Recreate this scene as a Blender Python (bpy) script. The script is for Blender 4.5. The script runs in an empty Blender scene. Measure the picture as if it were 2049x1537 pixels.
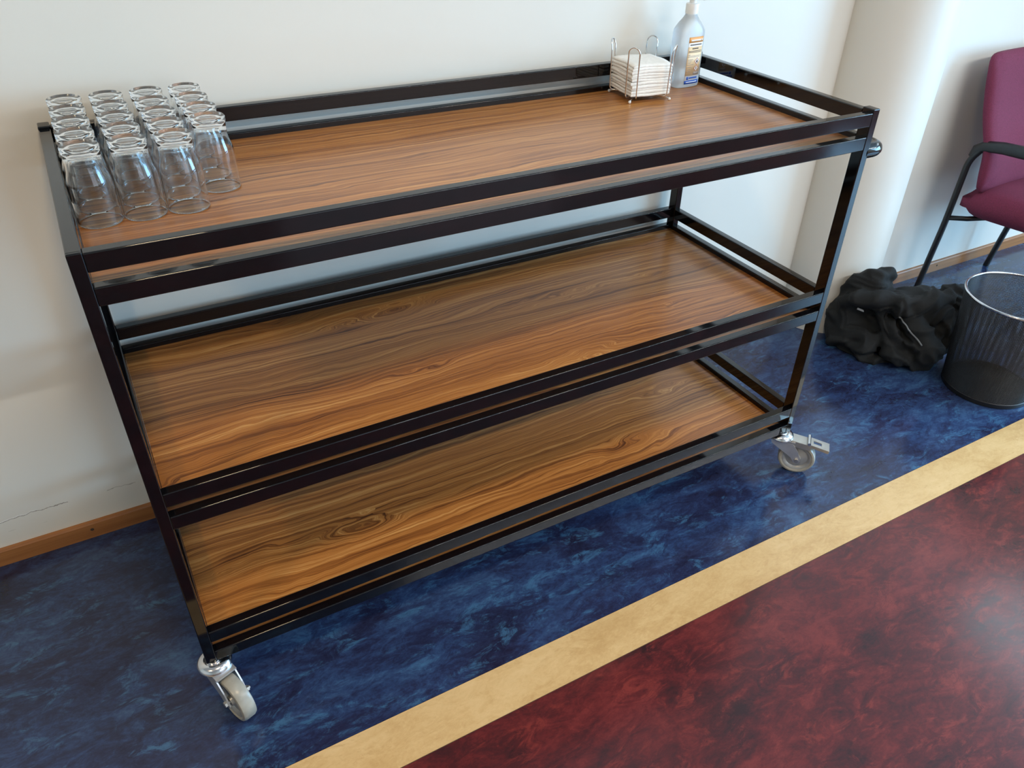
import bpy, bmesh, math, random
from mathutils import Vector, Matrix
R = math.radians
random.seed(7)
sc = bpy.context.scene
C = sc.collection

# ------------------------------------------------------------------ camera
cam_d = bpy.data.cameras.new('camera')
cam = bpy.data.objects.new('camera', cam_d); C.objects.link(cam)
cam.location = (0.0500, -1.0926, 1.4525)
cam.rotation_euler = (0.95247, -0.02667, -0.52158)
cam_d.sensor_fit = 'HORIZONTAL'; cam_d.sensor_width = 36.0
cam_d.lens = 36.0 * 1563.94 / 2049.0
cam_d.shift_x = -35.09 / 2049.0
cam_d.shift_y = 13.56 / 2049.0
cam_d.clip_start = 0.02
sc.camera = cam

# ------------------------------------------------------------------ world, lights, exposure
w = bpy.data.worlds.new('daylight'); sc.world = w; w.use_nodes = True
w.node_tree.nodes['Background'].inputs[0].default_value = (0.55, 0.72, 1.0, 1)
w.node_tree.nodes['Background'].inputs[1].default_value = 0.5

def area(name, loc, rot, sx, sy, energy, col):
    d = bpy.data.lights.new(name, 'AREA'); d.shape = 'RECTANGLE'
    d.size = sx; d.size_y = sy; d.energy = energy; d.color = col
    o = bpy.data.objects.new(name, d); C.objects.link(o)
    o.location = loc; o.rotation_euler = rot
    d.cycles.is_caustics_light = True
    return o
COOL = (0.33, 0.67, 1.0); WARM = (1.0, 0.75, 0.46); NEUT = (1.0, 0.95, 0.88)
area('window_daylight', (5.46, -2.1, 1.45), (0, R(90), 0), 1.9, 2.2, 290, COOL)
area('ceiling_panel_light', (4.80, -0.15, 2.70), (0, 0, 0), 1.1, 1.1, 20, (0.75, 0.88, 1.0))
area('window_daylight_front', (2.6, -4.95, 1.6), (R(90), 0, 0), 2.6, 1.7, 34, (0.80, 0.89, 1.0))
area('ceiling_tube_light', (3.2, -2.25, 2.62), (0, 0, 0), 4.0, 0.05, 105, (1.0, 0.97, 0.93))
for i_, x_ in enumerate((-1.5, 0.25, 2.0)):
    area('ceiling_lamp_warm', (x_, -1.15, 2.66), (0, 0, 0), 0.26, 0.26, (19, 24, 5)[i_], WARM)

sc.view_settings.view_transform = 'Standard'
sc.view_settings.look = 'None'
sc.view_settings.exposure = -0.10
sc.view_settings.gamma = 1.0
sc.view_settings.use_curve_mapping = False
sc.cycles.max_bounces = 22
sc.cycles.transmission_bounces = 22
sc.cycles.glossy_bounces = 4
sc.cycles.diffuse_bounces = 3
sc.cycles.use_denoising = True
sc.cycles.use_adaptive_sampling = True
sc.cycles.adaptive_threshold = 0.05
sc.cycles.blur_glossy = 0.5

# ------------------------------------------------------------------ material helpers
class N:
    def __init__(s, name):
        s.m = bpy.data.materials.new(name); s.m.use_nodes = True
        s.t = s.m.node_tree; s.b = s.t.nodes['Principled BSDF']
        s.c = None
    def n(s, typ, **kw):
        o = s.t.nodes.new(typ)
        for k, v in kw.items(): setattr(o, k, v)
        return o
    def l(s, a, b): s.t.links.new(a, b)
    def set(s, o, name, v):
        if hasattr(v, 'is_output') : s.l(v, o.inputs[name])
        else: o.inputs[name].default_value = v
    def coord(s):
        if s.c is None: s.c = s.n('ShaderNodeTexCoord').outputs['Object']
        return s.c
    def mapping(s, scale=(1,1,1), loc=(0,0,0), vec=None):
        o = s.n('ShaderNodeMapping'); s.l(vec or s.coord(), o.inputs['Vector'])
        o.inputs['Scale'].default_value = scale; o.inputs['Location'].default_value = loc
        return o.outputs[0]
    def noise(s, vec, scale=1, detail=3, rough=0.5, dist=0):
        o = s.n('ShaderNodeTexNoise'); s.l(vec, o.inputs['Vector'])
        for k, v in (('Scale',scale),('Detail',detail),('Roughness',rough),('Distortion',dist)): o.inputs[k].default_value = v
        return o.outputs[0]
    def math(s, op, a, b=None, clamp=False):
        o = s.n('ShaderNodeMath', operation=op); o.use_clamp = clamp
        for i, v in enumerate((a, b)):
            if v is None: continue
            if isinstance(v, (int, float)): o.inputs[i].default_value = v
            else: s.l(v, o.inputs[i])
        return o.outputs[0]
    def ramp(s, fac, stops, interp='LINEAR'):
        o = s.n('ShaderNodeValToRGB'); s.l(fac, o.inputs[0]); e = o.color_ramp.elements
        o.color_ramp.interpolation = interp
        while len(e) < len(stops): e.new(0.5)
        for i, (p, c) in enumerate(stops):
            e[i].position = p; e[i].color = (*c, 1) if len(c) == 3 else c
        return o.outputs[0]
    def mix(s, fac, a, b, mode='MIX'):
        o = s.n('ShaderNodeMix', data_type='RGBA', blend_type=mode)
        for i, v in ((0, fac), (6, a), (7, b)):
            if isinstance(v, (int, float)): o.inputs[i].default_value = v
            elif isinstance(v, tuple): o.inputs[i].default_value = (*v, 1)
            else: s.l(v, o.inputs[i])
        return o.outputs[2]
    def bump(s, h, strength=0.2, dist=0.001):
        o = s.n('ShaderNodeBump'); o.inputs['Strength'].default_value = strength; o.inputs['Distance'].default_value = dist
        s.l(h, o.inputs['Height']); s.l(o.outputs[0], s.b.inputs['Normal'])
    def pr(s, **kw):
        for k, v in kw.items():
            k = k.replace('_', ' ')
            if isinstance(v, (int, float)): s.b.inputs[k].default_value = v
            elif isinstance(v, tuple): s.b.inputs[k].default_value = (*v, 1)
            else: s.l(v, s.b.inputs[k])
        return s

def plain(name, col, rough=0.5, metal=0.0, var=0.06, scale=40, bump=0.0, **kw):
    s = N(name)
    f = s.noise(s.mapping((scale,)*3), 1, 3)
    dark = tuple(c*(1-var*2) for c in col); lite = tuple(min(1, c*(1+var*2)) for c in col)
    s.pr(Base_Color=s.ramp(f, [(0.3, dark), (0.7, lite)]), Roughness=rough, Metallic=metal, **kw)
    if bump: s.bump(f, bump, 0.001)
    return s.m

def wood_mat(name, off):
    s = N(name)
    base = s.mapping((1,1,1), off)
    sep = s.n('ShaderNodeSeparateXYZ'); s.l(base, sep.inputs[0])
    x, y = sep.outputs[0], sep.outputs[1]
    warp = s.math('MULTIPLY', s.math('SUBTRACT', s.noise(s.mapping((1.0, 3.4, 1), off), 1, 2, 0.5, 0.5), 0.5), 0.12)
    warp = s.math('ADD', warp, s.math('MULTIPLY', s.math('SUBTRACT', s.noise(s.mapping((7, 16, 1), off), 1, 2, 0.5, 0.8), 0.5), 0.020))
    vo = s.n('ShaderNodeTexVoronoi'); vo.feature = 'F1'; vo.inputs['Scale'].default_value = 1; vo.inputs['Randomness'].default_value = 1.0
    wob_ = s.n('ShaderNodeVectorMath', operation='ADD'); s.l(s.mapping((3.0, 8.0, 0.001), off), wob_.inputs[0])
    nz_ = s.n('ShaderNodeTexNoise'); s.l(s.mapping((9, 22, 1), off), nz_.inputs['Vector']); nz_.inputs['Scale'].default_value = 1; nz_.inputs['Detail'].default_value = 2
    ns_ = s.n('ShaderNodeVectorMath', operation='SCALE'); s.l(nz_.outputs['Color'], ns_.inputs[0]); ns_.inputs['Scale'].default_value = 0.34
    s.l(ns_.outputs[0], wob_.inputs[1]); s.l(wob_.outputs[0], vo.inputs['Vector'])
    kn = s.n('ShaderNodeMapRange', interpolation_type='SMOOTHERSTEP'); s.l(vo.outputs['Distance'], kn.inputs[0])
    kn.inputs[1].default_value = 0.0; kn.inputs[2].default_value = 0.42; kn.inputs[3].default_value = 1; kn.inputs[4].default_value = 0
    sc_ = s.n('ShaderNodeSeparateColor'); s.l(vo.outputs['Color'], sc_.inputs[0])
    some = s.math('GREATER_THAN', sc_.outputs[0], 0.45)
    kk = s.math('MULTIPLY', s.math('MULTIPLY', kn.outputs[0], some), s.math('SUBTRACT', sc_.outputs[1], 0.35))
    v = s.math('ADD', s.math('ADD', y, warp), s.math('MULTIPLY', kk, 0.10))
    def band(fx, fy, detail, rough):
        cx = s.n('ShaderNodeCombineXYZ')
        s.l(s.math('MULTIPLY', x, fx), cx.inputs[0]); s.l(s.math('MULTIPLY', v, fy), cx.inputs[1])
        return s.noise(cx.outputs[0], 1, detail, rough)
    big = band(0.5, 34, 3, 0.6)
    mid = band(1.0, 130, 5, 0.72)
    fine = band(4.0, 620, 3, 0.6)
    f = s.math('ADD', s.math('MULTIPLY', big, 0.26), s.math('ADD', s.math('MULTIPLY', mid, 0.48), s.math('MULTIPLY', fine, 0.26)))
    f = s.math('SUBTRACT', f, s.math('MULTIPLY', s.math('POWER', s.math('MULTIPLY', kn.outputs[0], some), 3.0), 0.05))
    col = s.ramp(f, [(0.390, (0.090, 0.028, 0.008)), (0.450, (0.240, 0.084, 0.020)), (0.505, (0.390, 0.150, 0.034)),
                     (0.55, (0.500, 0.215, 0.055)), (0.61, (0.660, 0.350, 0.115))])
    s.pr(Base_Color=col, Roughness=0.33, IOR=1.5)
    s.b.inputs['Coat Weight'].default_value = 0.25; s.b.inputs['Coat Roughness'].default_value = 0.18
    return s.m

def lino_mat(name, stops, hot, seed, rough=0.2, hot_lo=0.52):
    s = N(name)
    o = (seed, seed*1.7, 0)
    a = s.noise(s.mapping((3.2, 6.5, 1), o), 1, 5, 0.62, 0.9)
    b = s.noise(s.mapping((13, 26, 1), o), 1, 6, 0.74, 1.2)
    d = s.noise(s.mapping((70, 120, 1), o), 1, 4, 0.7, 1.0)
    f = s.math('ADD', s.math('MULTIPLY', a, 0.46), s.math('ADD', s.math('MULTIPLY', b, 0.36), s.math('MULTIPLY', d, 0.18)))
    col = s.ramp(f, stops)
    h = s.noise(s.mapping((5, 11, 1), (seed+4, 2, 0)), 1, 7, 0.78, 1.5)
    hm = s.math('MULTIPLY', s.ramp(h, [(hot_lo, (0,0,0)), (hot_lo+0.10, (1,1,1))]), s.ramp(b, [(0.47, (0,0,0)), (0.56, (1,1,1))]))
    col = s.mix(s.math('MULTIPLY', hm, 0.55), col, hot)
    s.pr(Base_Color=col, Roughness=s.math('ADD', s.math('MULTIPLY', b, 0.10), rough-0.05), IOR=1.5)
    s.bump(s.noise(s.mapping((22, 38, 1), o), 1, 3, 0.65, 1.0), 0.09, 0.0012)
    return s.m

M = {}
M['black'] = plain('gloss_black_paint', (0.003, 0.003, 0.004), 0.06, var=0.1, IOR=1.52)
M['wood_a'] = wood_mat('walnut_laminate_top', (0.3, 0.1, 0))
M['wood_b'] = wood_mat('walnut_laminate_middle', (5.1, 2.3, 0))
M['wood_c'] = wood_mat('walnut_laminate_bottom', (9.7, 4.6, 0))
M['blue'] = lino_mat('blue_marbled_linoleum', [(0.39, (0.012,0.013,0.034)), (0.47, (0.018,0.025,0.066)), (0.53, (0.024,0.045,0.115)), (0.61, (0.040,0.085,0.180))], (0.055,0.165,0.290), 1.3, 0.17)
M['red'] = lino_mat('dark_red_marbled_linoleum', [(0.39, (0.034,0.014,0.016)), (0.47, (0.070,0.016,0.018)), (0.53, (0.108,0.019,0.020)), (0.61, (0.160,0.027,0.026))], (0.23,0.038,0.030), 7.7, 0.19, 0.51)
M['tan'] = lino_mat('sand_marbled_linoleum', [(0.39, (0.54,0.335,0.140)), (0.47, (0.61,0.395,0.175)), (0.53, (0.66,0.44,0.205)), (0.61, (0.70,0.48,0.235))], (0.48,0.28,0.105), 3.1, 0.24)
M['seam'] = plain('seam_dark', (0.05, 0.03, 0.02), 0.7)
M['chrome'] = plain('zinc_plated_steel', (0.72, 0.73, 0.75), 0.16, 1.0, var=0.03)
M['fork'] = plain('pressed_zinc_fork', (0.62, 0.63, 0.65), 0.34, 0.75, var=0.04)
M['wire'] = plain('chrome_wire', (0.78, 0.78, 0.78), 0.10, 1.0, var=0.02)
M['zinc'] = plain('grey_zinc_lever', (0.52, 0.50, 0.46), 0.32, 0.85, var=0.05)
M['tread'] = plain('grey_rubber_tread', (0.34, 0.32, 0.27), 0.30, var=0.08)
M['hub'] = plain('grey_plastic_hub', (0.38, 0.38, 0.37), 0.35, 0.4, var=0.05)
M['paper'] = plain('white_paper', (0.86, 0.83, 0.77), 0.85, var=0.03, scale=120, bump=0.15)
M['pvc'] = plain('white_plastic', (0.80, 0.80, 0.78), 0.30, var=0.02)
M['maroon'] = plain('burgundy_upholstery', (0.155, 0.018, 0.052), 0.85, var=0.10, scale=300, bump=0.25)
M['satin'] = plain('black_powder_coat', (0.012, 0.013, 0.015), 0.38, var=0.1)
M['cloth'] = plain('black_cotton_cloth', (0.0050, 0.0065, 0.0075), 0.85, var=0.15, scale=260, bump=0.35)
M['grey'] = plain('grey_trim', (0.16, 0.17, 0.18), 0.6)
M['mesh'] = plain('dark_wire_mesh', (0.012, 0.013, 0.015), 0.42, 0.3, var=0.1)
M['ceil'] = plain('white_ceiling', (0.82, 0.80, 0.76), 0.9, var=0.02)
M['wallp'] = plain('cream_wall_paint_plain', (0.78, 0.74, 0.65), 0.6, var=0.02)

def wall_mat():                                    # cream paint with roller texture and a cracked scuff low on the left
    s = N('cream_wall_paint')
    n1 = s.noise(s.mapping((1.1, 1.1, 1.1)), 1, 3); fine = s.noise(s.mapping((420, 420, 420)), 1, 2)
    col = s.ramp(n1, [(0.3, (0.745, 0.722, 0.655)), (0.7, (0.775, 0.755, 0.690))])
    sep = s.n('ShaderNodeSeparateXYZ'); s.l(s.coord(), sep.inputs[0])
    x, z = sep.outputs[0], sep.outputs[2]
    wob = s.math('MULTIPLY', s.math('SUBTRACT', s.noise(s.mapping((14, 1, 14)), 1, 4, 0.7), 0.5), 0.030)
    def crack(z0, x0, x1, wd):
        dz = s.math('ABSOLUTE', s.math('SUBTRACT', s.math('ADD', z, wob), z0))
        a = s.math('LESS_THAN', dz, wd)
        return s.math('MULTIPLY', a, s.math('MULTIPLY', s.math('GREATER_THAN', x, x0), s.math('LESS_THAN', x, x1)))
    gate = s.ramp(s.noise(s.mapping((9, 1, 30)), 1, 3), [(0.45, (0,0,0)), (0.55, (1,1,1))])
    c1 = s.math('MULTIPLY', crack(0.119, -0.50, -0.195, 0.0011), 0.75)
    c2 = s.math('MULTIPLY', s.math('MULTIPLY', crack(0.086, -0.33, -0.25, 0.0016), gate), 0.5)
    c3 = s.math('MULTIPLY', crack(0.121, -0.11, -0.045, 0.0007), 0.6)
    c4 = s.math('MULTIPLY', crack(0.1215, -0.40, -0.24, 0.0012), gate)
    col = s.mix(s.math('ADD', c1, s.math('ADD', c2, c3), True), col, (0.22, 0.19, 0.15))
    col = s.mix(c4, col, (0.88, 0.86, 0.82))
    s.pr(Base_Color=col, Roughness=0.42, IOR=1.45)
    s.bump(fine, 0.06, 0.0006)
    return s.m
M['wall'] = wall_mat()

def skirting_mat():
    s = N('varnished_oak')
    f = s.noise(s.mapping((2.0, 90, 90)), 1, 4, 0.6)
    s.pr(Base_Color=s.ramp(f, [(0.3, (0.23, 0.085, 0.024)), (0.7, (0.40, 0.170, 0.055))]), Roughness=0.35)
    return s.m
M['oak'] = skirting_mat()

def glass_mat():
    s = N('clear_glass')
    f = s.noise(s.mapping((30, 30, 30)), 1, 2)
    s.pr(Base_Color=s.ramp(f, [(0, (0.975, 0.985, 0.985)), (1, (0.99, 0.995, 0.995))]), Roughness=0.0, IOR=1.46)
    s.b.inputs['Transmission Weight'].default_value = 1.0
    return s.m
M['glass'] = glass_mat()
def hdpe_mat():
    s = N('translucent_bottle_plastic')
    f = s.noise(s.mapping((25, 25, 25)), 1, 2)
    s.pr(Base_Color=s.ramp(f, [(0, (0.90, 0.94, 0.96)), (1, (0.94, 0.97, 0.98))]), Roughness=0.32, IOR=1.35)
    s.b.inputs['Transmission Weight'].default_value = 0.66
    s.b.inputs['Subsurface Weight'].default_value = 0.0
    return s.m
M['hdpe'] = hdpe_mat()
for k, c in (('l_cream', (0.80, 0.60, 0.36)), ('l_white', (0.86, 0.88, 0.90)), ('l_orange', (0.80, 0.36, 0.09)), ('l_blue', (0.02, 0.09, 0.42)),
             ('l_ink', (0.16, 0.12, 0.09)), ('l_red', (0.55, 0.16, 0.10)), ('l_grey', (0.36, 0.30, 0.26))):
    M[k] = plain('label_' + k[2:], c, 0.45, var=0.02)

# ------------------------------------------------------------------ geometry helpers
def tag(o, label=None, cat=None, group=None, kind=None):
    for k, v in (('label', label), ('category', cat), ('group', group), ('kind', kind)):
        if v: o[k] = v
    return o
def empty(name, loc=(0,0,0), rz=0):
    o = bpy.data.objects.new(name, None); C.objects.link(o); o.location = loc; o.rotation_euler = (0,0,rz)
    o.empty_display_size = 0.05
    return o
def link(name, me, mat, parent=None, loc=(0,0,0), rot=(0,0,0)):
    o = bpy.data.objects.new(name, me); C.objects.link(o)
    if mat and not me.materials: me.materials.append(M[mat])
    if parent: o.parent = parent
    o.location = loc; o.rotation_euler = rot
    return o
def mesh(name, bm, smooth=False):
    me = bpy.data.meshes.new(name); bmesh.ops.recalc_face_normals(bm, faces=bm.faces); bm.to_mesh(me); bm.free()
    if smooth is True:
        for p in me.polygons: p.use_smooth = True
    elif smooth:
        for p in me.polygons: p.use_smooth = True
        me.set_sharp_from_angle(angle=R(smooth))
    return me
def obj(name, bm, mat, parent=None, smooth=False, loc=(0,0,0), rot=(0,0,0)):
    return link(name, mesh(name, bm, smooth), mat, parent, loc, rot)
def box(x0, x1, y0, y1, z0, z1, bev=0.0, seg=2, bm=None):
    b = bmesh.new()
    r = bmesh.ops.create_cube(b, size=1)
    for v in b.verts:
        v.co = Vector(((x0+x1)/2 + v.co.x*(x1-x0), (y0+y1)/2 + v.co.y*(y1-y0), (z0+z1)/2 + v.co.z*(z1-z0)))
    if bev: bmesh.ops.bevel(b, geom=b.edges[:], offset=bev, segments=seg, profile=0.5, affect='EDGES')
    if bm is None: return b
    merge(bm, b); return bm
def merge(bm, b):
    me = bpy.data.meshes.new('tmp'); b.to_mesh(me); b.free(); bm.from_mesh(me); bpy.data.meshes.remove(me)
def lathe(profile, seg=48, bm=None, mat=None):
    bm = bm or bmesh.new(); rings = []
    for r, z in profile:
        if r < 1e-6: rings.append([bm.verts.new((0,0,z))])
        else: rings.append([bm.verts.new((r*math.cos(2*math.pi*i/seg), r*math.sin(2*math.pi*i/seg), z)) for i in range(seg)])
    for a, b in zip(rings[:-1], rings[1:]):
        for i in range(seg):
            j = (i+1) % seg
            if len(a) == 1 and len(b) == 1: continue
            if len(a) == 1: bm.faces.new((a[0], b[i], b[j]))
            elif len(b) == 1: bm.faces.new((a[i], b[0], a[j]))
            else: bm.faces.new((a[i], b[i], b[j], a[j]))
    if mat is not None: bmesh.ops.transform(bm, matrix=mat, verts=bm.verts)
    return bm
def tube(path, rad, seg=10, bm=None, closed=False, caps=True, radii=None, flat=1.0):
    bm = bm or bmesh.new(); P = [Vector(p) for p in path]; n = len(P); rings = []; prev = None
    for i, p in enumerate(P):
        if closed: t = (P[(i+1) % n] - P[i-1])
        else: t = P[min(i+1, n-1)] - P[max(i-1, 0)]
        t.normalize()
        if prev is None:
            up = Vector((0,0,1)) if abs(t.z) < 0.9 else Vector((1,0,0))
            u = t.cross(up).normalized()
        else:
            u = (prev - t*prev.dot(t)).normalized()
        prev = u; v = t.cross(u); r = radii[i] if radii else rad
        rings.append([bm.verts.new(p + u*math.cos(2*math.pi*k/seg)*r + v*math.sin(2*math.pi*k/seg)*r*flat) for k in range(seg)])
    for i in range(n if closed else n-1):
        a, b = rings[i], rings[(i+1) % n]
        for k in range(seg): bm.faces.new((a[k], a[(k+1) % seg], b[(k+1) % seg], b[k]))
    if caps and not closed:
        bm.faces.new(rings[0][::-1]); bm.faces.new(rings[-1])
    return bm
def fillet(pts, rad, seg=6):
    P = [Vector(p) for p in pts]; out = [P[0]]
    for i in range(1, len(P)-1):
        a = (P[i-1]-P[i]); b = (P[i+1]-P[i]); r = min(rad, a.length*0.49, b.length*0.49)
        s = P[i] + a.normalized()*r; e = P[i] + b.normalized()*r
        for k in range(seg+1):
            t = k/seg; out.append(s*(1-t)**2 + P[i]*2*t*(1-t) + e*t*t)
    out.append(P[-1]); return out
def prism(poly, z0, z1, bm=None, bev=0.0):
    b = bmesh.new()
    lo = [b.verts.new((x, y, z0)) for x, y in poly]; hi = [b.verts.new((x, y, z1)) for x, y in poly]
    b.faces.new(lo[::-1]); b.faces.new(hi); n = len(poly)
    for i in range(n): b.faces.new((lo[i], lo[(i+1) % n], hi[(i+1) % n], hi[i]))
    if bev: bmesh.ops.bevel(b, geom=b.edges[:], offset=bev, segments=2, profile=0.5, affect='EDGES')
    if bm is None: return b
    merge(bm, b); return bm
def arc(cx, cy, r, a0, a1, n): return [(cx + r*math.cos(R(a0+(a1-a0)*i/n)), cy + r*math.sin(R(a0+(a1-a0)*i/n))) for i in range(n+1)]
def copy_tree(o, parent=None):
    c = o.copy(); C.objects.link(c); c.parent = parent
    for ch in list(o.children): copy_tree(ch, c)
    return c

# ------------------------------------------------------------------ the room
XL, XR, YF, YW, ZC = -3.2, 5.5, -5.0, 0.630, 2.75
S1, S2 = -0.194, -0.301
def st(o, label, cat): return tag(o, label, cat, kind='structure')
st(obj('floor', box(XL, XR, YF, YW+0.1, -0.08, -0.002), 'seam'), 'dark sub-floor showing only as thin seams beside the sand stripe', 'floor')
st(obj('floor', box(XL, XR, S1+0.0012, YW+0.1, -0.0015, 0.0), 'blue'), 'dark blue marbled linoleum floor along the wall under the trolley', 'floor')
st(obj('floor', box(XL, XR, S2+0.0018, S1, -0.0015, 0.0), 'tan'), 'narrow sand coloured linoleum stripe between blue and red floor', 'floor')
st(obj('floor', box(XL, XR, YF, S2, -0.0015, 0.0), 'red'), 'dark red marbled linoleum floor in the foreground', 'floor')
st(obj('ceiling', box(XL, XR, YF, YW+0.1, ZC, ZC+0.1), 'ceil'), 'white ceiling of the hall', 'ceiling')
st(obj('wall_back', box(XL, XR, YW, YW+0.12, 0, ZC), 'wall'), 'cream painted wall behind the trolley', 'wall')
st(obj('wall_left', box(XL-0.12, XL, YF, YW+0.12, 0, ZC), 'wallp'), 'cream wall at the left end of the hall', 'wall')
fw = bmesh.new()
box(XL, 1.2, YF-0.12, YF, 0, ZC, bm=fw); box(4.0, XR, YF-0.12, YF, 0, ZC, bm=fw)
box(1.2, 4.0, YF-0.12, YF, 0, 0.7, bm=fw); box(1.2, 4.0, YF-0.12, YF, 2.5, ZC, bm=fw)
st(obj('wall_front', fw, 'wallp'), 'cream wall with window on the near side of the hall', 'wall')
rw = bmesh.new()
box(XR, XR+0.12, YF, -3.3, 0, ZC, bm=rw); box(XR, XR+0.12, -0.9, YW+0.12, 0, ZC, bm=rw)
box(XR, XR+0.12, -3.3, -0.9, 0, 0.4, bm=rw); box(XR, XR+0.12, -3.3, -0.9, 2.5, ZC, bm=rw)
st(obj('wall_right', rw, 'wallp'), 'cream wall with window at the right end of the hall', 'wall')
st(obj('added_shade_panel', box(4.20, 4.28, -0.62, YW, 0.78, 2.10), 'wallp'), 'unseen cream panel added beyond the chair to block window light', 'wall')  # added out of view to shade the wall between column and chair
COLX, COLY, COLR = 2.341, 0.619, 0.182
col_o = obj('trim_1', lathe([(0, 0), (COLR, 0), (COLR, ZC), (0, ZC)], 96), 'wall', None, 40, (COLX, COLY, 0))
st(col_o, 'round cream column half set into the wall right of the trolley', 'column')
def skirting(name, x0, x1, label):
    b = bmesh.new(); yb, yf, h = YW, 0.6185, 0.045
    prof = [(yb, 0), (yf, 0), (yf, h-0.004), (yf+0.003, h), (yb, h+0.001)]
    L = [b.verts.new((x0, y, z)) for y, z in prof]; Rr = [b.verts.new((x1, y, z)) for y, z in prof]
    b.faces.new(L); b.faces.new(Rr[::-1])
    for i in range(5): b.faces.new((L[i], Rr[i], Rr[(i+1) % 5], L[(i+1) % 5]))
    return st(obj(name, b, 'oak'), label, 'baseboard')
bl = skirting('baseboard_left', XL, COLX-COLR+0.006, 'thin varnished wooden baseboard behind the trolley')
br = skirting('baseboard_right', COLX+COLR-0.006, XR, 'thin varnished wooden baseboard behind the burgundy chair')
for x in (-0.169, -1.2, 3.05):
    sh = obj('screw', lathe([(0, 0), (0.0042, 0), (0.0036, 0.0012), (0.0022, 0.0010), (0, 0.0006)], 14), 'seam', bl if x < 2 else br, True, (x, 0.6187, 0.026), (R(90), 0, 0))

# ------------------------------------------------------------------ the trolley
L_, D_ = 1.550, 0.606
T, RH = 0.020, 0.029
PB = 0.131
cart = empty('serving_trolley', (L_/2, D_/2, 0))
tag(cart, 'black steel three-tier serving trolley with walnut shelves and castors', 'trolley')
def local(o): o.location = Vector(o.location) - cart.location; return o
def part(name, bm, mat, smooth=False, parent=None):
    o = obj(name, bm, mat, parent or cart, smooth)
    if parent is None: o.location = -cart.location
    if name in ('post', 'rail'):
        wn = o.modifiers.new('flat', 'WEIGHTED_NORMAL'); wn.keep_sharp = False; wn.weight = 100
    return o
PD = 0.030
for px, py, top in ((0, 0, 0.9945), (L_-T, 0, 1.000), (0, D_-PD, 1.000), (L_-T, D_-PD, 1.000)):
    part('post', box(px, px+T, py, py+PD, PB, top, 0.0022, 2), 'black', True)
levels = (0.995, 0.942, 0.566, 0.515, 0.214, 0.158)
for i, zt in enumerate(levels):
    zb = zt - RH if i < 5 else PB
    e = 0.0006
    dz = 0.0022 if i == 0 else 0.0
    part('rail', box(T-e, L_-T+e, 0.0, T, zb-dz, zt-dz, 0.0022, 2), 'black', True)
    part('rail', box(T-e, L_-T+e, D_-T, D_, zb, zt, 0.0022, 2), 'black', True)
    part('rail', box(0, T, (PD-e) if i else 0.004, D_-PD+e, zb, zt, 0.0022, 2), 'black', True)
    part('rail', box(L_-T, L_, PD-e, D_-PD+e, zb, zt, 0.0022, 2), 'black', True)
for zt, mt in ((0.942, 'wood_a'), (0.515, 'wood_b'), (0.158, 'wood_c')):
    b = box(-(L_/2-T-0.0004), L_/2-T-0.0004, -(D_/2-T-0.0004), D_/2-T-0.0004, -0.013, 0)
    sb = obj('shelf_board', b, mt, cart, False, (0, 0, zt-0.012)); sb.cycles.is_caustics_receiver = zt > 0.9
BOARD = 0.930
# push handle at the right end
hz = 0.905
hp = fillet([(L_-0.004, 0.016, hz), (L_+0.049, 0.014, hz), (L_+0.049, D_-0.014, hz), (L_-0.004, D_-0.016, hz)], 0.030, 8)
part('push_handle', tube(hp, 0.0175, 20), 'black', 50)

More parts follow.
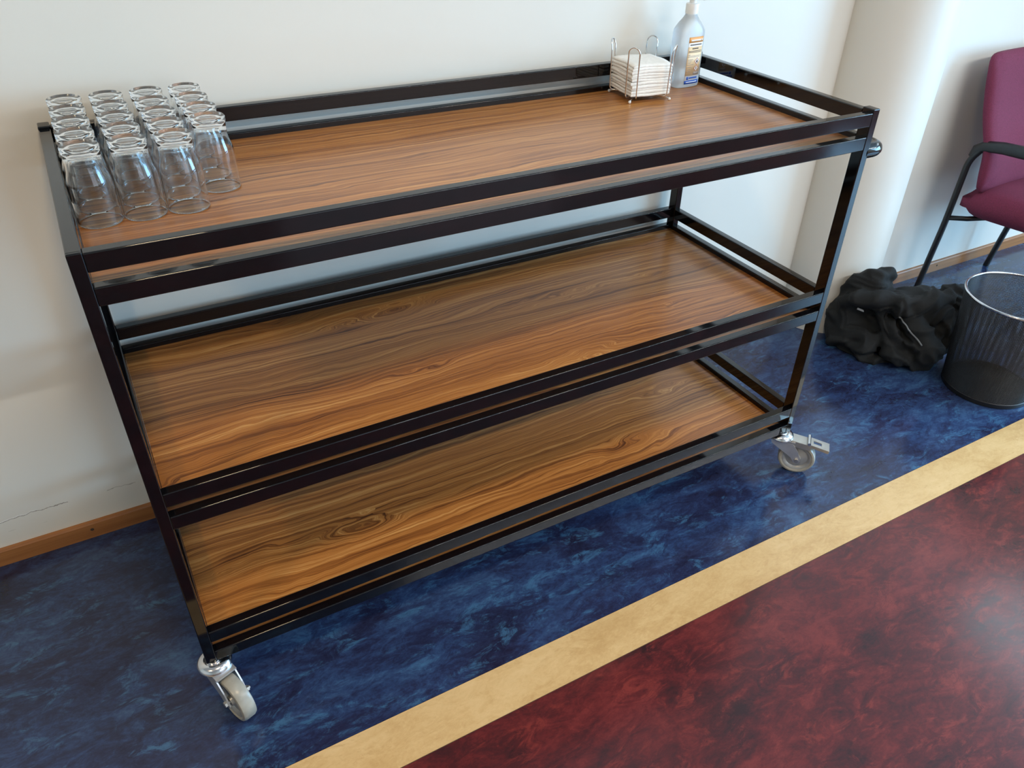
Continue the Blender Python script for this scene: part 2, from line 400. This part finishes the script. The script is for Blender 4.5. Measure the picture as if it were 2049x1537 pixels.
def caster(ang, brake):
    """fork mesh at origin = swivel axis on the floor; wheel trails along +x"""
    o_ = 0.054; R_ = 0.050; wz = 0.050
    b = bmesh.new()
    side = [(-0.026, 0.106), (-0.022, 0.094), (0.037, 0.056)] + [(o_ + 0.011*math.cos(R(a)), wz + 0.011*math.sin(R(a))) for a in range(200, 375, 25)] + [(0.053, 0.078), (0.032, 0.106)]
    for s in (-1, 1):
        pb_ = prism(side, 0.0185, 0.0213)
        bmesh.ops.transform(pb_, matrix=Matrix(((1,0,0,0),(0,0,s,0),(0,1,0,0),(0,0,0,1))), verts=pb_.verts)
        merge(b, pb_)
    top = [(-0.027, -0.012), (-0.027, 0.012), (-0.012, 0.0213), (0.040, 0.0213), (0.040, -0.0213), (-0.012, -0.0213)]
    prism(top, 0.104, 0.108, b)
    fork = mesh('caster', b)
    fo = link('caster', fork, 'fork')
    cup = lathe([(0, 0.107), (0.031, 0.107), (0.0335, 0.111), (0.032, 0.117), (0.026, 0.1225), (0.019, 0.1235), (0.0175, 0.121), (0.014, 0.1205), (0.0135, 0.126), (0.010, 0.1275), (0.010, PB+0.0005), (0, PB+0.0005)], 40)
    obj('swivel_cup', cup, 'chrome', fo, 40)
    prof = [(0.0385, -0.0125), (0.043, -0.0148), (0.0475, -0.0135), (R_, -0.009), (R_, 0.009), (0.0475, 0.0135), (0.043, 0.0148), (0.0385, 0.0125), (0.0385, -0.0125)]
    rx = Matrix.Rotation(R(90), 4, 'X')
    wl = lathe(prof, 56); bmesh.ops.transform(wl, matrix=rx, verts=wl.verts)
    obj('wheel', wl, 'tread', fo, 40, (o_, 0, wz))
    hb = lathe([(0, -0.015), (0.010, -0.015), (0.012, -0.010), (0.030, -0.007), (0.035, -0.012), (0.0386, -0.0125), (0.0386, 0.0125), (0.035, 0.012), (0.030, 0.007), (0.012, 0.010), (0.010, 0.015), (0, 0.015)], 48)
    bmesh.ops.transform(hb, matrix=rx, verts=hb.verts)
    obj('wheel_hub', hb, 'hub', fo, 40, (o_, 0, wz))
    bt = lathe([(0, -0.030), (0.0035, -0.030), (0.0035, -0.027), (0.0065, -0.027), (0.0065, -0.0213), (0.004, -0.0213), (0.004, 0.0213), (0.0065, 0.0213), (0.0065, 0.026), (0, 0.026)], 6)
    bmesh.ops.transform(bt, matrix=rx, verts=bt.verts)
    obj('axle_bolt', bt, 'zinc', fo, False, (o_, 0, wz))
    if brake:
        p1 = prism([(-0.008, -0.019), (0.062, -0.017), (0.062, 0.017), (-0.008, 0.019)], -0.0015, 0.0015, bev=0.0006)
        for s in (-1, 1): box(0.020, 0.066, s*0.0175-0.001, s*0.0175+0.001, -0.016, 0.001, bm=p1)
        obj('brake_bracket', p1, 'zinc', fo, False, (0.018, 0, 0.1115), (0, R(6), 0))
        lv = bmesh.new()
        lw, hw = 0.017, 0.006
        box(0, 0.016, -lw, lw, -0.0016, 0.0016, 0.0006, bm=lv); box(0.038, 0.060, -lw, lw, -0.0016, 0.0016, 0.0006, bm=lv)
        box(0.0155, 0.0385, hw, lw, -0.0016, 0.0016, 0.0006, bm=lv); box(0.0155, 0.0385, -lw, -hw, -0.0016, 0.0016, 0.0006, bm=lv)
        box(0, 0.060, -lw-0.0012, -lw+0.001, -0.008, 0.0014, bm=lv); box(0, 0.060, lw-0.001, lw+0.0012, -0.008, 0.0014, bm=lv)
        obj('brake_pedal', lv, 'zinc', fo, False, (0.072, 0, 0.1095), (0, R(10), 0))
        pv = lathe([(0, -0.021), (0.0045, -0.021), (0.0045, 0.021), (0, 0.021)], 14); bmesh.ops.transform(pv, matrix=rx, verts=pv.verts)
        obj('pivot_pin', pv, 'chrome', fo, 40, (0.076, 0, 0.112))
    fo.rotation_euler = (0, 0, R(ang))
    return fo
c0 = caster(290, False); c1 = caster(312, True)
def put(o, x, y, a=None):
    o.parent = cart; o.location = (x - cart.location.x, y - cart.location.y, 0)
    if a is not None: o.rotation_euler = (0, 0, R(a))
put(c0, 0.014, 0.016); put(c1, L_-0.013, 0.016)
put(copy_tree(c0), 0.014, D_-0.016, 275); put(copy_tree(c1), L_-0.013, D_-0.016, 255)

# ------------------------------------------------------------------ tumblers, upside down on the top shelf
GH = 0.123
outer = [(0.0328, 0.0), (0.0332, 0.0012), (0.0332, 0.004), (0.0331, 0.030), (0.0331, 0.052), (0.0329, 0.0615), (0.0321, 0.0690), (0.0300, 0.0765), (0.0280, 0.083), (0.0269, 0.091), (0.0267, 0.100), (0.0274, 0.111), (0.0281, 0.118), (0.0279, 0.1208), (0.0266, 0.1226), (0.0245, GH), (0.0210, 0.1218), (0.0, 0.1212)]
inner = [(0.0, 0.1140), (0.014, 0.1136), (0.0212, 0.1110), (0.0240, 0.105), (0.0247, 0.098), (0.0250, 0.091), (0.0262, 0.083), (0.0284, 0.0758), (0.0306, 0.0682), (0.0314, 0.0605), (0.0317, 0.050), (0.0319, 0.030), (0.0320, 0.004), (0.0321, 0.0008), (0.0328, 0.0)]
gb = lathe(outer + inner, 48)
bmesh.ops.remove_doubles(gb, verts=gb.verts, dist=1e-5)
gme = mesh('glass_tumbler', gb, True)
gx = (0.0545, 0.1218, 0.1890, 0.2562); gy = (0.2650, 0.3350, 0.4050, 0.4750, 0.5440)
ordn = ('first', 'second', 'third', 'fourth', 'fifth')
for ci, x in enumerate(gx):
    for ri, y in enumerate(gy):
        if ci == 3 and ri == 0: continue
        o = link('glass_tumbler', gme, 'glass', None, (x + random.uniform(-.0003, .0003), y + random.uniform(-.0010, .0010), BOARD + 0.0004), (0, 0, random.uniform(0, 6)))
        k = ri if ci < 3 else ri - 1
        o.cycles.is_caustics_caster = True
        tag(o, 'upturned clear glass tumbler, %s column from the left rail, %s from its front' % (ordn[ci], ordn[k]), 'glass', 'upturned tumblers on the top shelf')

# ------------------------------------------------------------------ napkin holder and napkins
HC = (1.300, 0.509); HA = R(-8); HH = 0.057
nh = empty('napkin_holder', (*HC, BOARD), HA)
tag(nh, 'square chrome wire napkin holder beside the pump bottle', 'napkin holder')
for q in range(4):
    a = R(45 + 90*q); d = Vector((math.cos(a), math.sin(a), 0)); t = Vector((-d.y, d.x, 0))
    rc = HH*math.sqrt(2)
    ctr = d*(rc - 0.010)
    def P(s, out, z): return ctr + t*s + d*out + Vector((0, 0, z))
    wd = 0.0135
    leg = [P(-0.003, -0.050, 0.010), P(-wd*0.7, -0.012, 0.010), P(-wd, 0.002, 0.012), P(-wd, 0.004, 0.10), P(-wd, 0.005, 0.112)]
    topc = [P(wd*math.cos(R(180 - 180*k/10)), 0.005 + 0.004*math.sin(R(180*k/10)), 0.113 + wd*math.sin(R(180*k/10))) for k in range(11)]
    path = fillet(leg[:-1], 0.008, 4) + topc + fillet([p for p in [P(wd, 0.004, 0.10), P(wd, 0.002, 0.012), P(wd*0.7, -0.012, 0.010), P(0.003, -0.050, 0.010)]], 0.008, 4)
    lo = obj('corner_loop', tube(path, 0.0017, 8), 'wire', nh, True)
    foot = tube([P(0, -0.040, 0.0078), P(0, 0.000, 0.0062), P(0, 0.006, 0.0035)], 0.0017, 8)
    obj('base_wire', foot, 'wire', nh, True)
    bl_ = bmesh.new(); bmesh.ops.create_uvsphere(bl_, u_segments=14, v_segments=10, radius=0.0036)
    obj('foot_cap', bl_, 'pvc', nh, True, tuple(P(0, 0.007, 0.0036)))
obj('base_ring', tube([(0.030*math.cos(R(10*k)), 0.030*math.sin(R(10*k)), 0.0093) for k in range(36)], 0.0016, 8, closed=True), 'wire', nh, True)
def napkin(th, seed, sag):
    rnd = random.Random(seed); n = 10; hs = 0.0535; b = bmesh.new()
    ph = [rnd.uniform(0, 6) for _ in range(4)]; am = 0.0007
    ox, oy = rnd.uniform(-.0012, .0012), rnd.uniform(-.0012, .0012)
    lay = []
    for lvl, (ins, zz) in enumerate(((0.0016, 0), (0.0, th*0.3), (0.0, th*0.7), (0.0016, th))):
        g = []
        for i in range(n+1):
            row = []
            for j in range(n+1):
                u, v = i/n*2-1, j/n*2-1
                wv = am*(math.sin(3*u+ph[0]) + math.sin(4*v+ph[1])) + sag*(u*u*0.5+v*v*0.5)
                row.append(b.verts.new((ox + u*(hs-ins), oy + v*(hs-ins), zz + wv)))
            g.append(row)
        lay.append(g)
    for g in (lay[0], lay[-1]):
        for i in range(n):
            for j in range(n): b.faces.new((g[i][j], g[i+1][j], g[i+1][j+1], g[i][j+1]))
    def rim(g): return [g[i][0] for i in range(n)] + [g[n][j] for j in range(n)] + [g[i][n] for i in range(n, 0, -1)] + [g[0][j] for j in range(n, 0, -1)]
    for a, c in zip(lay[:-1], lay[1:]):
        ra, rc = rim(a), rim(c)
        for i in range(len(ra)): b.faces.new((ra[i], ra[(i+1) % len(ra)], rc[(i+1) % len(ra)], rc[i]))
    return mesh('paper_napkin', b, 50)
NK = 11; zz = 0.0135
for k in range(NK):
    th = (0.0062, 0.0075, 0.0058, 0.0078, 0.0070)[k % 5]
    sag = (-0.004 if k > 6 else -0.0015)*(k/NK)
    o = link('paper_napkin', napkin(th, k, sag), 'paper', None, (HC[0], HC[1], BOARD + zz - min(0, sag)*0 ), (0, 0, HA + random.uniform(-.03, .03)))
    zz += th
    tag(o, 'topmost folded white paper napkin in the wire holder' if k == NK-1 else 'folded white paper napkin, %s from the bottom of the wire holder stack' % ('lowest', 'second', 'third', 'fourth', 'fifth', 'sixth', 'seventh', 'eighth', 'ninth', 'tenth')[k] if k else 'lowest folded white paper napkin in the wire holder stack', 'napkin', 'napkins stacked in the wire holder')

# ------------------------------------------------------------------ hand sanitiser bottle
BX, BY = 1.468, 0.547
bot = empty('pump_bottle', (BX, BY, BOARD)); bot.rotation_euler = (0, 0, R(4))
tag(bot, 'translucent hand sanitiser pump bottle with orange and blue label', 'bottle')
def sup(a, ex, rx, ry):
    c, s = math.cos(a), math.sin(a)
    return (rx*math.copysign(abs(c)**(2/ex), c), ry*math.copysign(abs(s)**(2/ex), s))
def loft(levels, seg=56):
    b = bmesh.new(); rings = []
    for z, rx, ry, ex in levels:
        rings.append([b.verts.new((*sup(2*math.pi*i/seg, ex, rx, ry), z)) for i in range(seg)])
    for a, c in zip(rings[:-1], rings[1:]):
        for i in range(seg): b.faces.new((a[i], a[(i+1) % seg], c[(i+1) % seg], c[i]))
    b.faces.new(rings[0][::-1]); b.faces.new(rings[-1]); return b
HX, HY, EX = 0.041, 0.027, 3.4
obj('bottle_body', loft([(0.0005, HX-0.004, HY-0.004, EX), (0.002, HX-0.001, HY-0.001, EX), (0.006, HX, HY, EX), (0.070, HX, HY, EX), (0.128, HX, HY, EX), (0.137, HX-0.002, HY-0.0005, EX), (0.150, HX-0.012, HY-0.003, 2.8), (0.160, 0.0205, 0.0190, 2.3), (0.168, 0.0155, 0.0155, 2), (0.176, 0.0140, 0.0140, 2)]), 'hdpe', bot, 45)
obj('collar', lathe([(0, 0.172), (0.0165, 0.172), (0.0165, 0.193), (0.0150, 0.195), (0.0085, 0.196), (0.0085, 0.204), (0, 0.204)], 40), 'pvc', bot, 40)
hd = lathe([(0, 0.203), (0.0085, 0.203), (0.0095, 0.206), (0.0095, 0.222), (0.008, 0.226), (0, 0.227)], 32)
tube(fillet([(0, 0, 0.218), (0, -0.034, 0.219), (0, -0.040, 0.208)], 0.008, 5), 0.0048, 12, hd)
obj('pump_head', hd, 'pvc', bot, 40)
def patch(x0, x1, z0, z1, off, nx=14):
    """thin printed panel following the bottle's front face"""
    b = bmesh.new()
    def yy(x): return -(HY+off)*(max(0, 1-abs(x/(HX+off))**EX))**(1/EX)
    f = []; g = []
    for i in range(nx+1):
        x = x0+(x1-x0)*i/nx; y = yy(x)
        f.append((b.verts.new((x, y, z0)), b.verts.new((x, y, z1)))); g.append((b.verts.new((x, y+off*0.6, z0)), b.verts.new((x, y+off*0.6, z1))))
    for i in range(nx):
        b.faces.new((f[i][0], f[i+1][0], f[i+1][1], f[i][1])); b.faces.new((g[i][0], g[i][1], g[i+1][1], g[i+1][0]))
        b.faces.new((f[i][1], f[i+1][1], g[i+1][1], g[i][1])); b.faces.new((f[i][0], g[i][0], g[i+1][0], f[i+1][0]))
    b.faces.new((f[0][0], f[0][1], g[0][1], g[0][0])); b.faces.new((f[-1][0], g[-1][0], g[-1][1], f[-1][1]))
    return b
lab = obj('label_panel', patch(-0.021, 0.027, 0.010, 0.122, 0.0006), 'l_white', bot, True)
lab['label'] = 'cream and white printed label with orange header and blue foot'
def lp(name, x0, x1, z0, z1, mt, off=0.0009, nx=10): return obj(name, patch(x0, x1, z0, z1, off, nx), mt, lab, True)
lp('orange_header', -0.021, 0.027, 0.109, 0.122, 'l_orange')
lp('header_print', -0.015, 0.018, 0.1125, 0.1160, 'l_white', 0.0012); lp('header_print', 0.020, 0.0245, 0.1125, 0.1160, 'l_white', 0.0012, 3)
lp('cream_field', -0.021, 0.027, 0.030, 0.0995, 'l_cream')
lp('subtitle_print', -0.016, 0.023, 0.1025, 0.1055, 'l_ink', 0.0009)
lp('blue_foot', -0.021, 0.027, 0.010, 0.0185, 'l_blue')
lp('foot_print', -0.015, 0.022, 0.0133, 0.0152, 'l_white', 0.0012)
lp('logo_dot', -0.0155, -0.0085, 0.0205, 0.0275, 'l_blue', 0.0009, 4); lp('logo_print', -0.0065, 0.021, 0.0225, 0.0262, 'l_blue')
for z0, x0, x1, h in ((0.0935, -0.008, 0.013, 0.003), (0.0885, -0.019, 0.025, 0.0016), (0.0855, -0.019, 0.025, 0.0016), (0.0800, -0.019, -0.012, 0.0012), (0.0772, -0.019, 0.025, 0.0011), (0.0745, -0.019, 0.022, 0.0011),
                      (0.0685, -0.019, -0.001, 0.0011), (0.0655, -0.019, -0.004, 0.0010), (0.0625, -0.019, -0.006, 0.0010), (0.0595, -0.019, -0.008, 0.0010), (0.0560, -0.019, 0.003, 0.0011), (0.0500, -0.019, -0.003, 0.0012), (0.0450, -0.019, -0.004, 0.0011), (0.0400, -0.019, -0.006, 0.0013)):
    lp('text_line', x0, x1, z0, z0+h, 'l_ink' if h > 0.0014 else 'l_grey', 0.0010, 6)
lp('barcode_block', 0.005, 0.024, 0.0315, 0.0390, 'l_grey', 0.0010, 6)
def diamond(zc, xc, s):
    def yy(x, off): return -(HY+off)*(max(0, 1-abs(x/(HX+off))**EX))**(1/EX)
    for nm, ss, mt, off in (('hazard_diamond', s, 'l_red', 0.0011), ('hazard_field', s*0.80, 'l_white', 0.0014)):
        b = bmesh.new(); f = [b.verts.new((xc+dx*ss, yy(xc+dx*ss, off), zc+dz*ss)) for dx, dz in ((-1, 0), (0, -1), (1, 0), (0, 1))]
        g = [b.verts.new((v.co.x, v.co.y+off*0.7, v.co.z)) for v in f]
        b.faces.new(f); b.faces.new(g[::-1])
        for i in range(4): b.faces.new((f[i], g[i], g[(i+1) % 4], f[(i+1) % 4]))
        obj(nm, b, mt, lab)
diamond(0.0640, 0.0135, 0.0085); diamond(0.0470, 0.0130, 0.0078)
lp('hazard_flame', 0.0110, 0.0160, 0.0610, 0.0668, 'l_ink', 0.0017, 4); lp('hazard_mark', 0.0121, 0.0139, 0.0440, 0.0505, 'l_ink', 0.0017, 2)

# ------------------------------------------------------------------ burgundy chair
ch = empty('armchair', (3.068, 0.26, 0))
tag(ch, 'burgundy upholstered armchair with black tube frame against the wall', 'chair')
def cp(name, bm, mat, smooth=True, parent=None):
    o = obj(name, bm, mat, parent or ch, smooth); 
    if parent is None: o.location = Vector((-3.08, -0.26, 0))
    return o
def cushion(pts_u, fn, n=14, m=14):
    """closed cushion: fn(u,v,side) -> point, u,v in -1..1"""
    b = bmesh.new(); A = [[b.verts.new(fn(i/n*2-1, j/m*2-1, 1)) for j in range(m+1)] for i in range(n+1)]
    B = [[b.verts.new(fn(i/n*2-1, j/m*2-1, -1)) for j in range(m+1)] for i in range(n+1)]
    for i in range(n):
        for j in range(m):
            b.faces.new((A[i][j], A[i+1][j], A[i+1][j+1], A[i][j+1])); b.faces.new((B[i][j], B[i][j+1], B[i+1][j+1], B[i+1][j]))
    def rim(g): return [g[i][0] for i in range(n)] + [g[n][j] for j in range(m)] + [g[i][m] for i in range(n, 0, -1)] + [g[0][j] for j in range(m, 0, -1)]
    ra, rb = rim(A), rim(B)
    for i in range(len(ra)): b.faces.new((ra[i], rb[i], rb[(i+1) % len(ra)], ra[(i+1) % len(ra)]))
    return b
def rsq(u, v, k=14):
    """round the corners of the unit square"""
    m = max(abs(u), abs(v))
    if m < 1e-6: return u, v
    s = m / ((abs(u)**k + abs(v)**k)**(1/k)); return u*s, v*s
def edge(u, v, p=7): return max(0.0, 1 - (abs(u)**p + abs(v)**p))**0.45 if (abs(u)**p + abs(v)**p) < 1 else 0.0
CX0, CX1 = 2.825, 3.325
cxm, chx = (CX0+CX1)/2, (CX1-CX0)/2
def seat_fn(u, v, s):
    e = edge(u, v); a, b_ = rsq(u, v)
    y = 0.245 + b_*0.255; x = cxm + a*chx*(1 - 0.03*max(0, -b_))
    zc = 0.412 - 0.018*max(0, b_) - 0.012*max(0, -b_-0.6)*4
    return (x, y, zc + s*(0.014 + 0.042*e) + (0.006*(1-a*a) if s > 0 else 0))
def back_fn(u, v, s):
    e = edge(u, v); a, b_ = rsq(u, v)
    h = (b_+1)/2
    z = 0.440 + h*0.455
    yc = 0.455 + 0.110*h + 0.030*math.sin(h*math.pi)*0 + 0.018*a*a*-1 - 0.02*math.exp(-((h-0.3)/0.2)**2)
    x = cxm + a*(chx+0.012)*(1.0 - 0.05*(1-h)**2)
    return (x, yc - s*(0.008 + 0.020*e), z)
cp('seat', cushion(None, seat_fn, 22, 22), 'maroon')
cp('backrest', cushion(None, back_fn, 22, 22), 'maroon')
for sgn, xt in ((1, 2.826), (-1, 3.345)):
    xf = xt + 0.034*sgn
    rear = [(xf, 0.553, 0.0), (xt+0.014*sgn, 0.520, 0.30), (xt, 0.505, 0.545), (xt, 0.470, 0.598)]
    frnt = [(xt, 0.030, 0.622), (xt, -0.012, 0.590), (xt+0.010*sgn, -0.030, 0.30), (xf, -0.060, 0.0)]
    cp('leg', tube(fillet(rear, 0.05, 8), 0.0115, 12), 'satin', 40)
    cp('leg', tube(fillet(frnt, 0.05, 8), 0.0115, 12), 'satin', 40)
    arm = [(xt, 0.500, 0.560), (xt, 0.492, 0.588), (xt, 0.465, 0.606), (xt, 0.40, 0.618), (xt, 0.30, 0.626), (xt, 0.18, 0.630), (xt, 0.08, 0.630), (xt, 0.03, 0.626), (xt, 0.0, 0.610)]
    cp('armrest', tube(arm, 0.018, 14, radii=[0.014, 0.017, 0.019, 0.021, 0.022, 0.022, 0.021, 0.019, 0.014], flat=0.72), 'satin', 50)
    cp('seat_support', tube([(xt+0.012*sgn, 0.520, 0.318), (xt+0.045*sgn, 0.46, 0.330), (xt+0.12*sgn, 0.38, 0.352)], 0.009, 10), 'satin', True)
cp('stretcher', tube([(2.94, 0.385, 0.352), (3.23, 0.385, 0.352)], 0.010, 10), 'satin', True)

# ------------------------------------------------------------------ wire mesh waste bin
BNX, BNY, RT, RB, BH = 2.457, -0.020, 0.163, 0.132, 0.337
bn = empty('waste_bin', (BNX, BNY, 0)); tag(bn, 'dark wire mesh waste bin with shiny rim on blue floor', 'waste bin')
def rad(z): return RB + (RT-RB)*z/BH
mb = bmesh.new(); NV, NZ = 256, 92; wr = 0.00075
def ribbon(bm, pts, closed, wv):                    # four-sided wire
    tube(pts, wr, 4, bm, closed=closed, caps=False)
for i in range(NV):
    a = 2*math.pi*i/NV
    tube([(rad(z)*math.cos(a), rad(z)*math.sin(a), z) for z in (0.012, BH*0.5, BH-0.004)], wr, 4, mb, caps=False)
for k in range(NZ):
    z = 0.012 + (BH-0.018)*k/(NZ-1)
    tube([(rad(z)*math.cos(2*math.pi*i/64), rad(z)*math.sin(2*math.pi*i/64), z) for i in range(64)], wr, 4, mb, closed=True)
mo = obj('wire_mesh', mb, 'mesh', bn); mo['kind'] = 'stuff'
obj('rim', tube([(RT*math.cos(2*math.pi*i/72), RT*math.sin(2*math.pi*i/72), BH-0.003) for i in range(72)], 0.0042, 10, closed=True), 'chrome', bn, True)['label'] = 'shiny steel rim'
obj('base', lathe([(0, 0.0005), (RB-0.003, 0.0005), (RB+0.002, 0.002), (RB+0.0035, 0.016), (RB+0.001, 0.018), (RB-0.002, 0.012), (0, 0.010)], 72), 'mesh', bn, 40)

# ------------------------------------------------------------------ crumpled black jacket at the foot of the column
JO = Vector((2.262, 0.340, 0)); JS = Vector((0.6, -0.8, 0)); JT = Vector((0.8, 0.6, 0))
def J(s, t, z): return JO + JS*s + JT*t + Vector((0, 0, z))
jb = bmesh.new()
def blob(s, t, z, rs, rt, rz, tilt=0, yaw=0):
    b = bmesh.new(); bmesh.ops.create_icosphere(b, subdivisions=3, radius=1)
    m = Matrix.Translation(J(s, t, z)) @ Matrix(((JS.x, JT.x, 0, 0), (JS.y, JT.y, 0, 0), (0, 0, 1, 0), (0, 0, 0, 1))) @ Matrix.Rotation(R(yaw), 4, 'Z') @ Matrix.Rotation(R(tilt), 4, 'Y') @ Matrix.Diagonal((rs, rt, rz, 1))
    bmesh.ops.transform(b, matrix=m, verts=b.verts); merge(jb, b)
def roll(pts, rr): tube([J(*p) for p in pts], 0, 14, jb, radii=rr)
blob(0.07, 0.05, 0.085, 0.185, 0.085, 0.105)
blob(-0.030, 0.040, 0.170, 0.082, 0.062, 0.125, 18)
blob(0.000, 0.050, 0.235, 0.050, 0.045, 0.060, 30)
blob(0.200, 0.070, 0.120, 0.105, 0.080, 0.120, -8)
blob(0.140, 0.030, 0.190, 0.110, 0.060, 0.062, 6)
blob(0.175, -0.030, 0.060, 0.085, 0.055, 0.075)
blob(-0.085, 0.030, 0.075, 0.042, 0.060, 0.085)
blob(0.255, 0.090, 0.210, 0.060, 0.050, 0.050, 10)
roll([(-0.105, 0.02, 0.150), (-0.06, -0.02, 0.195), (0.02, -0.035, 0.205), (0.10, -0.03, 0.215), (0.17, 0.0, 0.235), (0.23, 0.05, 0.240)], [0.020, 0.034, 0.038, 0.036, 0.032, 0.02])
roll([(-0.105, -0.010, 0.030), (-0.05, -0.030, 0.048), (0.015, -0.045, 0.062), (0.05, -0.04, 0.07)], [0.026, 0.042, 0.050, 0.03])
roll([(0.02, -0.03, 0.17), (0.07, -0.05, 0.11), (0.11, -0.065, 0.05), (0.16, -0.07, 0.03)], [0.022, 0.034, 0.036, 0.02])
roll([(0.10, -0.02, 0.20), (0.16, -0.045, 0.14), (0.21, -0.05, 0.08), (0.23, -0.05, 0.03)], [0.02, 0.032, 0.036, 0.02])
roll([(-0.10, -0.01, 0.012), (0.0, -0.06, 0.010), (0.12, -0.07, 0.010)], [0.014, 0.020, 0.014])
tmp = bpy.data.objects.new('tmp', mesh('tmp', jb)); C.objects.link(tmp)
md = tmp.modifiers.new('r', 'REMESH'); md.mode = 'VOXEL'; md.voxel_size = 0.0060
md = tmp.modifiers.new('s', 'SMOOTH'); md.iterations = 4; md.factor = 0.5
dg = bpy.context.evaluated_depsgraph_get(); dg.update()
jm = bpy.data.meshes.new_from_object(tmp.evaluated_get(dg)); jm.name = 'jacket'
tm = tmp.data; bpy.data.objects.remove(tmp); bpy.data.meshes.remove(tm)
from mathutils import noise as mn
disp = []
for v in jm.vertices:
    q = v.co - JO; a, b_ = q.dot(JS), q.dot(JT)
    wv = Vector((a*5 + 0.9*mn.noise(v.co*9), b_*5, q.z*6 + 1.1*mn.noise(v.co*7 + Vector((5, 1, 3)))))
    f1 = 1 - abs(mn.noise(Vector((wv.x*0.9 + wv.z*1.3, wv.y*1.0, wv.z*0.8 - wv.x*0.5))))*2.2
    f2 = 1 - abs(mn.noise(Vector((wv.x*2.6 - wv.z*1.4, wv.y*2.2, wv.z*2.0 + wv.x) ) + Vector((7, 3, 1))))*2.2
    disp.append(v.normal * (0.020*(f1-0.45) + 0.009*(f2-0.45)))
for v, d_ in zip(jm.vertices, disp): v.co += d_
for v in jm.vertices:
    if v.co.z < 0.001: v.co.z = 0.001
    d = Vector((v.co.x-COLX, v.co.y-COLY, 0))
    if d.length < COLR+0.004: d = d.normalized()*(COLR+0.004); v.co.x = COLX+d.x; v.co.y = COLY+d.y
    d = Vector((v.co.x-BNX, v.co.y-BNY, 0)); rr = rad(max(0.0, min(BH, v.co.z)))+0.008
    if d.length < rr: d = d.normalized()*rr; v.co.x = BNX+d.x; v.co.y = BNY+d.y
    v.co -= JO
for p in jm.polygons: p.use_smooth = True
jm.materials.clear()
jk = empty('jacket', JO); tag(jk, 'crumpled black jacket heaped on the floor between column and bin', 'jacket')
link('cloth_body', jm, 'cloth', jk)
# trim lying on the jacket, found by casting on its surface from the front
def onj(s, z, lift=0.003):
    best = None; o = JS*s - JT*0.3 + Vector((0, 0, z))
    from mathutils.bvhtree import BVHTree
    global _bvh
    try: _bvh
    except NameError: _bvh = BVHTree.FromPolygons([v.co for v in jm.vertices], [tuple(p.vertices) for p in jm.polygons])
    h = _bvh.ray_cast(o, JT)
    return (h[0] + h[1]*lift) if h[0] else None
pts = [p for p in (onj(0.085 + 0.095*k/14, 0.185 - 0.075*k/14) for k in range(15)) if p]
if len(pts) > 3: obj('piping', tube(pts, 0.0028, 8), 'grey', jk, True)['label'] = 'thin grey piping'
pp = onj(-0.030, 0.150, 0.002)
if pp: obj('care_tag', box(-0.012, 0.012, -0.0008, 0.0008, -0.0035, 0.0035, 0.0004), 'pvc', jk, False, tuple(pp), (0, R(12), R(-53)))['label'] = 'small white tag'
